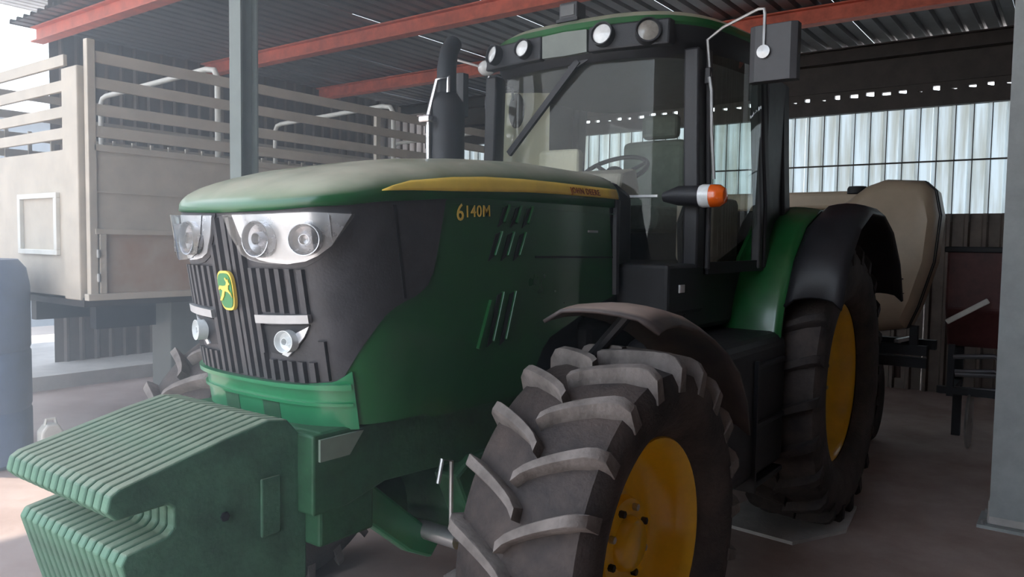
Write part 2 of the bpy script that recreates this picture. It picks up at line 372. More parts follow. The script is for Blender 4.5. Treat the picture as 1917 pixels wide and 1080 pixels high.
# top of the bonnet
ZT = [(-.95, 1.885), (-.8, 1.93), (-.6, 1.98), (-.3, 2.035), (0, 2.065), (.4, 2.09), (.9, 2.09), (1.1, 2.08)]
rows = []; Mx = 3.0
nose_us = lin(-1, 1, 40)
def caprow(u):
    ze = edge(u); e = S(u, ze, .018 if abs(u) < 1.2 else .018*max(0, 1-(abs(u)-1.2)*2)+.002)
    a = abs(u); xs = max(e[0], -.56) if a >= 1 else -.56+.03*(a-1)
    row = []
    for j in range(15):
        t = j/14*pi/2; c = max(0, math.cos(t))**(2/Mx); s_ = math.sin(t)**(2/Mx)
        x = xs-(xs-e[0])*c; y = e[1]*c; zt = lerp(ZT, x)
        row.append((x, y, ze+(zt-ze)*s_))
    return row
allu = sorted(set(lin(-UE-.1, -1, 22)+nose_us+lin(1, UE+.1, 22)))
hood = MB().grid([caprow(u) for u in allu]).build('bonnet', HOOD, T, smooth='full', solid=.012)
# yellow stripe each side, following the cap
ST = [(-.65, 1.885, 1.882), (-.6, 1.902, 1.886), (-.51, 1.925, 1.892), (-.3, 1.952, 1.902), (-.11, 1.968, 1.912), (.13, 1.978, 1.925), (.37, 1.982, 1.932), (.81, 1.985, 1.938), (.90, 1.985, 1.938)]
def capy(x, z):
    u = UX(x, 1.88); ze = edge(u); zt = lerp(ZT, x); s_ = min(1, max(0, (z-ze)/(zt-ze))); t = math.asin(min(1, s_**(Mx/2)))
    return (W+.02)*max(0, math.cos(t))**(2/Mx)
for sy in (-1, 1):
    out = [[(x, sy*(capy(x, zl+(zh-zl)*j/4)+.006), zl+(zh-zl)*j/4) for j in range(5)] for x, zh, zl in ST]
    st = MB().grid(out).build('yellow_stripe', YDEC, T, smooth='full', solid=.003)
    if sy < 0:
        for xx, zz, body, s_ in ((.47, 1.943, 'JOHN DEERE', .040),):
            t = text(body, s_, REDT, st)
            t.rotation_euler = (math.radians(90-14), 0, 0); t.location = Vector((xx, -(capy(xx, zz)+.012), zz))-T.location
            t.rotation_euler = (math.radians(90-22), math.radians(-.5), 0)
# model number
nt_ = text('6', .088, YDEC, T); nt_.rotation_euler = (pi/2, 0, 0); nt_.location = Vector((-.27, -(W+.006), 1.80))-T.location
nt2 = text('140M', .062, YDEC, T); nt2.rotation_euler = (pi/2, -.06, 0); nt2.location = Vector((-.222, -(W+.006), 1.812))-T.location
# black nose panel
LO = [(0, 1.25), (.3, 1.255), (.545, 1.272), (.679, 1.361), (.885, 1.478), (1.05, 1.545), (1.10, 1.575), (1.139, 1.632), (1.235, 1.872)]
us = lin(-1.235, 1.235, 70)
patch(us, lambda u: lerp(LO, abs(u)), lambda u: edge(u)-.001, .006, 10, .01).build('nose_panel', GRIL, T, smooth=True)
for s in (-1, 1):    # seam between the corner and the side part of the panel
    patch(lin(s*.985, s*.993, 1), lambda u: 1.53, lambda u: 1.84, .0085, 6, .006).build('panel_seam', BLK, T)
# headlights
HL = [(.026, 1.797), (.046, 1.733), (.085, 1.672), (.13, 1.655), (.19, 1.648), (.30, 1.644), (.419, 1.654), (.50, 1.672), (.593, 1.703), (.67, 1.752), (.744, 1.803), (.5, 1.806), (.25, 1.800)]
HLs = [(.026, 1.797)] + HL[1:]
def refl_disc(s, u, z, r, m1, parent):
    c = Vector(S(u*s, z, .012)); n = (Vector(S(u*s, z, .05))-c).normalized()
    o = MB().lathe([(0, .004), (r*.25, .006), (r*.3, .03), (r*.34, .03), (r*.4, .008), (r*.8, .016), (r*.95, .034), (r, .034), (r*1.03, .0)], (0, 0, 0), 'Z', 28).build('lamp_bowl', m1, None, smooth=True)
    o.parent = parent
    o.rotation_euler = n.to_track_quat('Z', 'Y').to_euler(); o.location = c-T.location
    return o
RIM = mat('lamp_silver', (.55, .56, .6), .25, metal=.7, var=.25, scale=25)
for s in (1, -1):
    poly = [(u*s, z) for u, z in HL]
    bez = [(max(.008, u*1.03-.012)*s, z+(z-1.75)*.16+(.0 if z > 1.76 else -.0)) for u, z in HL]
    hl = spoly([(a, min(b, edge(a)-.003)) for a, b in bez], .010, .012).build('headlight', GRIL, T, smooth=True)
    spoly([(a, b) for a, b in poly], .014, .006).build('reflector', HLG, hl, smooth=True)
    refl_disc(s, .168, 1.722, .058, RIM, hl); refl_disc(s, .445, 1.722, .050, RIM, hl)
    patch(lin(s*.60, s*.604, 1), lambda u: 1.715, lambda u: 1.80, .019, 3, .005).build('divider', WLENS, hl)
    spoly([(a, b) for a, b in poly], .05, .004).build('lens', LENS, hl, smooth='full')
# fog lights
for s in (1, -1):
    fl = spoly([(.095*s, 1.44), (.385*s, 1.452), (.34*s, 1.405), (.225*s, 1.345), (.12*s, 1.352)], .012, .01).build('fog_light', BLK, T, smooth=True)
    spoly([(.19*s, 1.350), (.225*s, 1.344), (.345*s, 1.412), (.385*s, 1.448), (.30*s, 1.425)], .018, .008).build('reflector', HLG, fl, smooth=True)
    refl_disc(s, .245, 1.397, .036, WLENS, fl)
    patch(lin(.085*s, .40*s, 8), lambda u: 1.447+.03*abs(u), lambda u: 1.474+.03*abs(u), .034, 2, .03).build('silver_brow', mat('satin_silver', (.5, .5, .5), .35, metal=.4, var=.1), fl, smooth=True)
    patch(lin(.08*s, .095*s, 1), lambda u: 1.35, lambda u: 1.45, .022, 4, .015).build('side_frame', GRIL, fl)
# grille slats
def slat(u0, z0, z1):
    def hw(u): return (.0085)
    ys = abs(S(u0, 1.5)[1])
    # width of about 2.2 cm measured along the surface
    du = .001
    d = (Vector(S(u0+du, 1.5))-Vector(S(u0, 1.5))).length/du
    h = .0140/max(d, .4)
    mb = MB()
    sec = [(-h, .004), (-h*.6, .022), (h*.6, .022), (h, .004)]
    mb.loft([[S(u0+a, z, o) for a, o in sec] for z in lin(z0, z1, 7)])
    return mb.build('grille_slat', GRIL, T, smooth=True)
import bisect
# invert arc length on the nose
arc = [(0, 0)]; p_ = Vector(S(0, 1.5))
for i in range(1, 400):
    u = i/400; q_ = Vector(S(u, 1.5)); arc.append((arc[-1][0]+(q_-p_).length, u)); p_ = q_
def u_of(sl_): return arc[min(len(arc)-1, bisect.bisect([a for a, b in arc], sl_))][1]
for k in range(-9, 10):
    u = u_of(abs(k)*.0385)*(1 if k >= 0 else -1); a = abs(u)
    lo = max(lerp(LO, a)+.006, 1.262)
    ins = [(z) for (uu, z) in HL]
    if a < .012: segs = [(lo, 1.795)]
    elif a < .07: segs = [(lo, 1.70 if a > .04 else 1.79)]
    else:
        top = 1.628 if a < .5 else 1.645
        if a > .55: segs = []
        elif .08 < a < .42: segs = [(lo, 1.33), (1.487, top)]
        else: segs = [(lo, top)]
    if a > .43: segs = [(s0, min(s1, 1.40)) for s0, s1 in segs]
    for z0, z1 in segs:
        if z1-z0 > .03: slat(u, z0, z1)
# emblem
em = MB()
def sh(r, off, n=28):
    pts = []
    for k in range(n):
        t = 2*pi*k/n; cx = math.copysign(abs(math.cos(t))**.62, math.cos(t)); cz = math.copysign(abs(math.sin(t))**.62, math.sin(t))
        pts.append((cx*r*.62*(1+.06*cz), cz*r))
    return pts
def shield(r, th, m, name, par, y):
    P = sh(r, 0)
    xf = lambda a, b, o: (-.87-y-o+.17*0+(-.17*b), a, 1.55+b)
    MBx = MB().loft([[xf(a, b, 0) for a, b in P], [xf(a, b, th) for a, b in P]]); return MBx.build(name, m, par, smooth=True)
e1 = shield(.066, .012, YDEC, 'emblem', T, .024)
shield(.058, .003, mat('emblem_green', (.02, .22, .06), .35, coat=.4), 'emblem_field', e1, .036)
deer = [(-.034, -.034), (-.020, -.016), (-.012, .000), (-.024, .006), (-.030, .000), (-.033, .006), (-.024, .016), (-.006, .015), (.010, .018), (.016, .028), (.008, .040), (.012, .044), (.020, .034), (.026, .040), (.027, .030), (.033, .022), (.024, .018), (.020, .004), (.030, -.006), (.036, -.022), (.028, -.012), (.016, -.004), (.000, -.002), (-.008, -.018), (-.022, -.034)]
dm = MB(); xf = lambda a, b, o: (-.87-.039-o-.17*b, -a, 1.55+b)
nD = len(deer); dm.add([xf(a, b, 0) for a, b in deer]+[xf(a, b, .003) for a, b in deer], [tuple(range(nD)), tuple(range(nD, 2*nD))]+[(i, (i+1) % nD, nD+(i+1) % nD, nD+i) for i in range(nD)])
dm.build('leaping_deer', YDEC, e1)
# chin
CH = [(0, 1.108), (.35, 1.108), (.55, 1.105), (.62, 1.12), (.70, 1.2)]
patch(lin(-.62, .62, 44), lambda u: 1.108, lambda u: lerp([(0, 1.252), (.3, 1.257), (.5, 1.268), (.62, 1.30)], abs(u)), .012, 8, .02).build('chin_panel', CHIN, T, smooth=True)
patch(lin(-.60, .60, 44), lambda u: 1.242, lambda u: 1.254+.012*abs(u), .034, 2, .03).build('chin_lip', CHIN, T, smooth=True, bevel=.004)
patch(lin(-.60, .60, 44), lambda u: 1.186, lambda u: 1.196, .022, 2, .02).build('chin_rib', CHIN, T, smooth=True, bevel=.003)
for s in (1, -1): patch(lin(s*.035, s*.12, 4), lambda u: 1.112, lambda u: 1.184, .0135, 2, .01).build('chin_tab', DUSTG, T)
# vents: recessed dark slots with raised light rim
def vent(x, z, h, lean, wv):
    pl_ = [(x-lean*h/2-wv*.4, z-h/2), (x-lean*h/2+wv*.6, z-h/2+.02), (x+lean*h/2+wv*.5, z+h/2), (x+lean*h/2-wv*.5, z+h/2-.012)]
    o = MB().prism(pl_, -W-.004, -W+.012).build('vent', BLK, T)
    MB().bar((pl_[1][0], -W-.006, pl_[1][1]), (pl_[2][0], -W-.006, pl_[2][1]), .012, .016, (0, 1, 0)).build('vent_rim', GREEN, T, bevel=.003)
    MB().prism([(a*1, b) for a, b in pl_], W-.012, W+.004).build('vent', BLK, T)
for i, x in enumerate((-.005, .075, .155)):
    vent(x+.02, 1.826, .09, .45, .036); vent(x-.032, 1.708, .115, .42, .038)
for i, x in enumerate((-.03, .05)): vent(x, 1.425, .21, .32, .036)
MB().bar((-.135, -W-.006, 1.32), (-.06, -W-.006, 1.50), .012, .016, (0, 1, 0)).build('vent_rim', GREEN, T)
MB().bar((.24, -W-.002, 1.665), (.9, -W-.002, 1.66), .006, .008, (0, 0, 1)).build('panel_seam', BLK, T)
MB().bar((-.6, -W-.001, 1.86), (.9, -W-.001, 1.868), .004, .005, (0, 0, 1)).build('panel_seam', GREEN, T)
MB().box(.66, .74, -W-.008, -W, 1.775, 1.785).build('latch', STEEL, T)
# rear edge of bonnet, cowl
MB().prism([(.90, 1.42), (.90, 2.02), (1.02, 2.03), (1.18, 1.98), (1.2, 1.42)], -.40, .40).build('cowl', BLK, T, bevel=.03)
MB().tube([(.92, -W-.004, 1.48), (.91, -W-.004, 1.80), (.93, -.44, 1.93), (.98, -.36, 2.02)], .022, 8).build('bonnet_seal', BLK, T, smooth=True)
# frame and engine
MB().prism([(-.86, 1.115), (.7, 1.115), (.9, 1.0), (.9, .80), (.2, .86), (-.55, .90), (-.72, .86), (-.86, .86)], -.385, -.27).build('frame_rail', DUSTG, T, bevel=.008)
MB().prism([(-.86, 1.115), (.7, 1.115), (.9, 1.0), (.9, .80), (.2, .86), (-.55, .90), (-.72, .86), (-.86, .86)], .27, .33).build('frame_rail', DUSTG, T, bevel=.008)
MB().prism([(-.84, 1.10), (-.66, 1.10), (-.72, 1.03), (-.84, 1.03)], -.395, -.35).build('gusset', mat('pale_gusset', (.22, .28, .22), .5), T)
B(-.60, .95, -.28, .28, 1.0, 1.85).build('engine', DARK, T, bevel=.03)
B(-.83, -.60, -.38, .38, .75, 1.118).build('front_bracket', DUSTG, T, bevel=.01)
# front axle
ax = MB().lathe([(.01, -.72), (.09, -.72), (.10, -.55), (.085, -.42), (.10, -.3), (.16, -.18), (.19, -.02), (.17, .12), (.11, .24), (.085, .42), (.10, .55), (.09, .72), (.01, .72)], (0, 0, .67), 'Y', 28).build('front_axle', DUSTG, T, smooth=True)
MB().lathe([(.01, -.27), (.09, -.26), (.12, -.18), (.13, 0), (.11, .1), (.02, .12)], (-.02, 0, .66), 'X', 22).build('differential', DUSTG, ax, smooth=True)
MB().prism([(-.22, .84), (-.12, .90), (.12, .90), (.2, .74), (.1, .62), (-.1, .6)], -.42, -.30).build('axle_flange', DUSTG, ax, bevel=.015)
MB().prism([(-.66, .90), (-.60, .93), (-.30, .68), (-.16, .56), (-.22, .50), (-.34, .56), (-.56, .74)], -.30, -.24).build('axle_support', CHIN, ax, bevel=.012)
MB().tube([(-.25, -.46, .62), (-.25, .46, .62)], .035, 12).tube([(-.25, -.62, .63), (-.25, .62, .63)], .018, 10).build('steering_cylinder', STEEL, ax, smooth=True)
for s in (-1, 1):
    MB().lathe([(.02, -.16), (.09, -.15), (.10, -.05), (.10, .08), (.07, .15), (.02, .16)], (0, s*.66, .67), 'Z', 18).build('steering_knuckle', DUSTG, ax, smooth=True)
    MB().tube([(-.41, s*.50, .88), (-.39, s*.50, .96), (-.34, s*.50, .945), (-.34, s*.50, .72)], .008, 8).build('hydraulic_pipe', STEEL, ax, smooth=True)

# front weights: fifteen castings
wp = [(-1.455, 1.02), (-1.445, 1.06), (-1.42, 1.075), (-1.10, 1.15), (-.97, 1.175), (-.90, 1.165), (-.86, 1.12), (-.84, 1.04), (-.825, 1.02), (-.825, .64), (-.86, .60), (-1.30, .56), (-1.345, .60), (-1.42, .87), (-1.405, .895), (-1.29, .915), (-1.275, .93), (-1.275, .985), (-1.29, .998), (-1.43, .992)]
nW = 15; stp = .622/nW
wm = MB().prism(wp, -.311, -.311+stp*.86).build('front_weight', WGREEN, T, bevel=.0075, seg=3)
for k in range(1, nW): dupe(wm, T, (0, k*stp, 0))
MB().tube([(-1.0, -.30, 1.0), (-1.0, .30, 1.0)], .028, 10).tube([(-1.1, -.30, .75), (-1.1, .30, .75)], .028, 10).build('weight_bar', DUSTG, T)
MB().box(-1.0, -.93, -.320, -.31, .82, 1.0).build('weight_plate', WGREEN, T, bevel=.006)
MB().lathe([(0, 0), (.014, 0), (.014, .008), (0, .008)], (-1.12, -.311, .92), 'Y', 6, -1).build('weight_bolt', DARK, T)

# wheels
def tyre_mb(c, R, rr, w, s, nl, lugw, ph0=0):
    """s=-1: outer side towards -Y"""
    mb = MB(); cy = c[1]; h = w/2; Rc = R-.055
    prof = [(rr, -h*.62), (rr+.02, -h*.74), (rr+.06, -h*.9), ((rr+Rc)/2, -h*1.0), (Rc-.06, -h*.97), (Rc-.02, -h*.88), (Rc, -h*.6), (Rc+.006, 0)]
    prof = prof+[(r, -a) for r, a in prof[-2::-1]]
    mb.lathe(prof, c, 'Y', 72)
    return mb
def lug_mb(R, w, side, lugw, sweep):
    h = w/2; Rc = R-.055; M_ = 10; secs = []
    for i in range(M_+1):
        t = i/M_; y = side*(-.02+(h+.02)*t); ang = sweep*(t**.7)
        lw = lugw*(1.12 if i == 0 else 1)*(1+.25*t)/R/2
        top = R-.012*(t**3)-.02*max(0, t-.85)/.15
        if i == M_: top = R-.05
        bot = Rc-.02-(.06 if i >= M_-1 else 0)
        secs.append([(r*math.sin(ang+da), y, r*math.cos(ang+da)) for r, da in ((bot, -lw*1.3), (top-.004, -lw*.9), (top, -lw*.75), (top, lw*.75), (top-.004, lw*.9), (bot, lw*1.3))])
    return MB().loft(secs)
def wheel(name, c, R, rr, w, s, nl, lugw, rimprof, deep, parent, bolts, br, ph0=0):
    rim = MB().lathe([(r, a) for r, a in rimprof], c, 'Y', 56, s).build(name, YEL, parent, smooth=True)
    MB().lathe([(rr*.99, -w*.36), (rr*.93, -w*.36), (rr*.90, -w*.2), (rr*.90, w*.1)], c, 'Y', 48, s).build('inner_barrel', YEL, rim, smooth=True)
    tyre_mb(c, R, rr, w, s, nl, lugw, ph0).build('tyre', RUB, rim, smooth=True)
    for side in (-1, 1):
        lg = lug_mb(R, w, side, lugw, .20*(.69/R)).build('tread_lug', LUG if R < .8 else RUB, None, smooth=True)
        lg.parent = rim; lg.location = Vector(c)-T.location; lg.rotation_euler = (0, ph0+(0 if side < 0 else pi/nl), 0)
        for k in range(1, nl):
            o = lg.copy(); COL.objects.link(o); o.parent = rim; o.rotation_euler = (0, ph0+(0 if side < 0 else pi/nl)+2*pi*k/nl, 0)
    for k in range(bolts):
        t = 2*pi*(k+.5)/bolts
        MB().lathe([(0, deep), (.013, deep), (.013, deep+.022), (0, deep+.022)], (c[0]+br*math.cos(t), c[1], c[2]+br*math.sin(t)), 'Y', 6, s).build('wheel_bolt', DARK if k % 2 == 0 else STEEL, rim)
    return rim
frp = [(0, .10), (.075, .10), (.09, .09), (.10, .06), (.155, .055), (.165, .03), (.25, .0), (.30, .015), (.325, .04), (.335, .09), (.345, .12), (.358, .135), (.372, .150), (.385, .158), (.392, .150), (.392, .125), (.375, .10)]
for s in (-1, 1):
    wheel('front_wheel', (0, s*.965, .67), .69, .385, .47, s, 21, .036, frp, .055, T, 8, .128, ph0=math.radians(-6.7))
rrp = [(0, .06), (.12, .06), (.14, .04), (.2, .03), (.3, .015), (.38, .02), (.43, .04), (.46, .08), (.475, .12), (.49, .14), (.505, .148), (.515, .14), (.515, .11), (.49, .09)]
for s in (-1, 1):
    wheel('rear_wheel', (2.756, s*.905, .87), .89, .50, .50, s, 22, .045, rrp, .03, T, 8, .19)
B(2.5, 3.0, -.7, .7, .7, 1.05).build('rear_axle', DARK, T, bevel=.05)
B(.85, 3.1, -.34, .34, .62, 1.35).build('transmission', DARK, T, bevel=.05)
# front mudguards
def strip(prof, y0, y1, drop, th=.012, crown=.02, slant=0, tilt=0):
    rows = []; x00 = prof[0][0]; n_ = len(prof)
    for i, (x, z) in enumerate(prof):
        rows.append([(x+slant*(j/6)**1.5*max(0, 1-i/(n_-1)*1.6), y0+(y1-y0)*j/6, z+crown*math.sin(pi*j/6)-(drop if j in (0, 6) else 0)-tilt*(j/6)**2*max(0, 1-i/(n_-1))) for j in range(7)])
    return MB().grid(rows)
fp = []
for k in range(15):
    a = math.radians(-40+100*k/14); r = .80; fp.append((0+r*math.sin(a)*1.0, .68+r*math.cos(a)))
fp = [(-.22, 1.49), (-.17, 1.497), (-.10, 1.502), (.02, 1.50), (.2, 1.465), (.38, 1.41), (.54, 1.34), (.68, 1.24), (.78, 1.10), (.83, .95)]
MUD = mat('dusty_mudguard', (.13, .095, .08), .5, col2=(.05, .045, .05), scale=3)
for s in (-1, 1):
    strip(fp, s*.80, s*1.17, .03, slant=.14, tilt=.03).build('front_mudguard', dust_sheen(MUD, (.42, .32, .27), .6, .98, .85) if s < 0 else MUD, T, smooth='full', solid=.012)
    MB().tube([(.0, s*.62, .8), (.05, s*.74, 1.2), (.05, s*.98, 1.47)], .022, 8).build('mudguard_stay', BLK, T, smooth=True)
# rear mudguards
rp_ = [(1.80, 1.0), (1.83, 1.2), (1.90, 1.42), (2.04, 1.66), (2.27, 1.85), (2.56, 1.955), (2.9, 1.95), (3.2, 1.85), (3.48, 1.64), (3.64, 1.38)]
for s in (-1, 1):
    strip(rp_, s*.66, s*.97, .0, crown=.02).build('rear_mudguard', GREEN, T, smooth='full', solid=.02)
    strip([(x-.01, z+.006) for x, z in rp_[2:]], s*.965, s*1.27, .03, crown=.03).build('mudguard_extension', BLK, T, smooth='full', solid=.02)
    MB().prism([(x, z) for x, z in rp_]+[(3.2, 1.2), (2.4, 1.0)], s*.64, s*.665).build('mudguard_side', GREEN, T)
# cab base, steps, tank, battery box
B(.98, 1.42, -.70, -.42, 1.38, 1.63).build('battery_box', BLK, T, bevel=.02)
B(1.10, 1.16, -.708, -.698, 1.49, 1.53).build('reflector_badge', WLENS, T, bevel=.003)
B(1.2, 2.55, -.68, .68, 1.28, 1.62).build('cab_floor', BLK, T, bevel=.03)
B(1.0, 1.95, -.98, -.45, .52, 1.26).build('fuel_tank', BLK, T, bevel=.07, seg=4)
B(1.0, 1.95, .45, .92, .52, 1.2).build('tool_box', BLK, T, bevel=.05)
for z in (.50, .80, 1.10): B(1.42, 1.86, -1.0, -.78, z, z+.03).build('step', BLK, T, bevel=.008)
MB().prism([(1.41, .48), (1.43, .48), (1.43, 1.15), (1.41, 1.15)], -1.0, -.78).build('step_bracket', BLK, T)
# cab frame
cab = MB()
Z0, Z1 = 1.60, 2.72
A_ = (1.40, .67); B2 = (2.10, .82); C2 = (2.52, .78)
def pil(x, y, wx, wy, xt=None, yt=None, z0=Z0, z1=Z1):
    xt = x if xt is None else xt; yt = y if yt is None else yt
    return MB().loft([[(a+i*wx/2, b+j*wy/2, z) for i, j in ((-1, -1), (1, -1), (1, 1), (-1, 1))] for a, b, z in ((x, y, z0), (x, y, z0+.35), ((x+xt)/2, (y+yt)/2, (z0+z1)/2+.1), (xt, yt, z1))])
for s in (-1, 1):
    pil(1.36, s*.66, .10, .085, 1.36, s*.64).build('front_pillar', BLK, T, smooth=True, bevel=.012)
    pil(1.43, s*.705, .03, .03, 1.42, s*.69).build('door_frame', MIRG, T, smooth=True, bevel=.008)
    pil(1.94, s*.79, .05, .05, 1.93, s*.755, 1.6).build('door_frame', MIRG, T, smooth=True, bevel=.008)
    pil(2.02, s*.79, .08, .07, 2.0, s*.75).build('middle_pillar', BLK, T, smooth=True, bevel=.012)
    pil(2.46, s*.755, .12, .08, 2.46, s*.725, 1.6).build('rear_pillar', BLK, T, smooth=True, bevel=.012)
# glass
def glass_wall(name, plan, z0f, z1, nz=6, m=None):
    rows = []
    for i, (x, y) in enumerate(plan):
        t = i/(len(plan)-1); z0 = z0f(t)
        rows.append([(x, y, z0+(z1-z0)*j/nz) for j in range(nz+1)])
    return MB().grid(rows).build(name, m or GLASS, T, smooth='full', fix=False)
wsp = []
for i in range(21):
    t = i/20*2-1; wsp.append((1.385-.17*(1-abs(t)**2.2), .655*t))
glass_wall('windscreen', wsp, lambda t: 1.63 if abs(2*t-1) > .66 else 1.96, 2.70)
for s in (-1, 1):
    pln = [(1.43+(1.93-1.43)*i/8, s*(.70+.095*(math.sin(pi/2*i/8)))) for i in range(9)]
    glass_wall('door_glass', pln, lambda t: 1.60+.25*t, 2.70, m=DGLASS)
    MB().loft([[(2.04, s*.80, z), (2.52, s*.76, z), (2.52, s*.73, z), (2.04, s*.77, z)] for z in (1.58, 2.0, 2.71)]).build('rear_side_panel', BLK, T)
glass_wall('rear_window', [(2.52, -.70), (2.56, -.35), (2.57, 0), (2.56, .35), (2.52, .70)], lambda t: 1.95, 2.70)
B(2.50, 2.54, -.72, .72, 1.60, 1.95).build('rear_bulkhead', BLK, T, bevel=.01)
for s in (-1, 1): MB().bar((1.43, s*.70, 1.605), (2.1, s*.82, 1.62), .03, .06).build('door_sill', BLK, T)
# roof
def outl(z, ins, n=40, x0_=1.13, x1_=2.76, b=.76):
    out = []
    cx = (x0_+x1_)/2; a = (x1_-x0_)/2-ins
    for k in range(n):
        t = 2*pi*k/n; c, s_ = math.cos(t), math.sin(t); e = 2/4.2
        x = math.copysign(abs(c)**e, c); y = math.copysign(abs(s_)**e, s_)
        xx = cx+a*x; yy = (b-ins)*y*(1-.10*max(0, -x)); xx += .10*(abs(y)**2)*max(0, -x)*1.0
        out.append((xx, yy, z))
    return out
MB().loft([outl(2.69, .12), outl(2.685, .05), outl(2.72, .02), outl(2.78, .0), outl(2.845, .0)]).build('roof_base', BLK, T, smooth=True)
MB().loft([outl(2.842, .0), outl(2.855, -.008), outl(2.885, .0), outl(2.92, .05), outl(2.945, .14), outl(2.955, .3)]).build('roof_cap', HOOD, T, smooth=True)
def front_x(y): return 1.13+.10*(abs(y)/.70)**2
MB().loft([[(front_x(y)-.012, y, z), (front_x(y)+.03, y, z)][::1]+[(front_x(y)+.03, y, z2), (front_x(y)-.016, y, z2)] for y, z, z2 in ((-.14, 2.725, 2.84), (0, 2.72, 2.845), (.14, 2.725, 2.84))]).build('visor', VISOR, T, smooth=True)
for y0_, y1_ in ((-.58, -.15), (.15, .58)):
    ys = lin(y0_, y1_, 6)
    pod = MB().loft([[(front_x(y)-.02, y, 2.72), (front_x(y)+.05, y, 2.72), (front_x(y)+.05, y, 2.85), (front_x(y)-.012, y, 2.85)] for y in ys]).build('lamp_pod', BLK, T, bevel=.01)
def worklamp(y, z, r, m, yaw_):
    c = Vector((front_x(y)-.02, y, z))
    o = MB().lathe([(0, -.012), (r*.86, -.022), (r*.9, -.034), (r, -.034), (r, .02), (0, .02)], (0, 0, 0), 'X', 24).build('work_lamp', BLK, None, smooth=True)
    o.parent = T
    o.location = c-T.location; o.rotation_euler = (0, math.radians(8), yaw_)
    l = MB().lathe([(0, -.030), (r*.5, -.028), (r*.86, -.020), (r*.86, -.01), (0, -.01)], (0, 0, 0), 'X', 24).build('lamp_lens', m, None, smooth=True)
    l.parent = o
    return o
worklamp(.49, 2.795, .056, WLENS, -.35); worklamp(.26, 2.79, .054, WLENS, -.1); worklamp(-.24, 2.795, .062, WLENS, .05); worklamp(-.475, 2.785, .064, DLENS, .5)
MB().ell((1.22, .60, 2.75), (.05, .06, .045)).build('corner_lamp', WLENS, T, smooth=True)
MB().box(1.17, 1.27, -.045, .07, 2.925, 3.02).build('receiver_box', MIRG, T, bevel=.012)
B(1.16, 1.28, -.055, .08, 2.915, 2.93).build('receiver_foot', BLK, T)
MB().box(1.165, 1.172, -.03, .055, 2.945, 3.0).build('receiver_face', mat('receiver_grey', (.1, .1, .1), .4), T)
# wiper
MB().bar((1.175, -.06, 2.70), (1.235, .44, 2.24), .02, .036).bar((1.19, -.11, 2.71), (1.185, .0, 2.66), .03, .03).build('wiper', BLK, T)
# interior
B(1.45, 1.62, -.15, .15, 1.60, 2.0).build('steering_column', GREYI, T, bevel=.03)
MB().prism([(1.38, 1.95), (1.42, 2.12), (1.60, 2.16), (1.66, 2.0)], -.20, .20).build('instrument_panel', GREYI, T, bevel=.02)
sw = MB(); n_ = 28
cen = Vector((1.70, 0, 2.16)); ax1 = Vector((0, 1, 0)); ax2 = Vector((.86, 0, .5))
sw.tube([cen+(ax1*math.cos(2*pi*k/n_)+ax2*math.sin(2*pi*k/n_))*.20 for k in range(n_+1)], .014, 8)
for a in (.5, 2.6, 4.7): sw.tube([cen-Vector((-.02, 0, .04)), cen+(ax1*math.cos(a)+ax2*math.sin(a))*.19], .012, 6)
sw.ell(tuple(cen), (.05, .05, .03))
sw.build('steering_wheel', BLK, T, smooth=True)
MB().loft([[(2.02+dx, y, z) for y, z in ((-.24, 1.80), (.24, 1.80), (.26, 1.9), (.24, 1.96), (-.24, 1.96), (-.26, 1.9))] for dx in (-.25, -.2, .2, .25)]).build('seat_cushion', SEAT, T, bevel=.04, seg=3)
MB().loft([[(2.25+a, y, 1.9+b) for a, y in ((-.05, -.23), (-.08, 0), (-.05, .23), (.06, .20), (.06, -.20))] for a, b in ((0, 0), (.02, .25), (.06, .50))]).build('seat_back', SEAT, T, bevel=.04, seg=3)
MB().box(2.28, 2.36, -.13, .13, 2.42, 2.58).build('headrest', SEAT, T, bevel=.035, seg=3)
MB().box(1.9, 2.4, -.52, -.30, 1.62, 2.02).build('side_console', GREYI, T, bevel=.04)
MB().box(1.9, 2.4, .30, .52, 1.62, 2.06).build('side_console', GREYI, T, bevel=.04)
MB().tube([(1.75, -.42, 1.62), (1.72, -.42, 1.85), (1.8, -.42, 1.95)], .02).build('lever', BLK, T)
MB().tube([(1.47, .60, 2.68), (1.47, .59, 2.6)], .008, 6).ell((1.50, .585, 2.54), (.02, .06, .11)).build('interior_mirror', BLK, T, smooth=True)
MB().grid([[(1.52+.022*i+.008*math.sin(i*1.9), .76-.036*i, z) for z in (2.05, 2.2, 2.4, 2.67)] for i in range(9)]).build('cream_sheet', CLOTHT, T, smooth='full', fix=False)  # cream sheet added inside the right door for the pale patch there
MB().loft([[(1.72+a, y, z) for a, y in ((-.05, .62), (-.06, .42), (-.04, .24), (.06, .26), (.06, .6))] for z, a in ((1.95, 0), (2.15, .01), (2.27, .04), (2.31, .06))]).build('seat_cover', CLOTH, T, bevel=.03, seg=3)
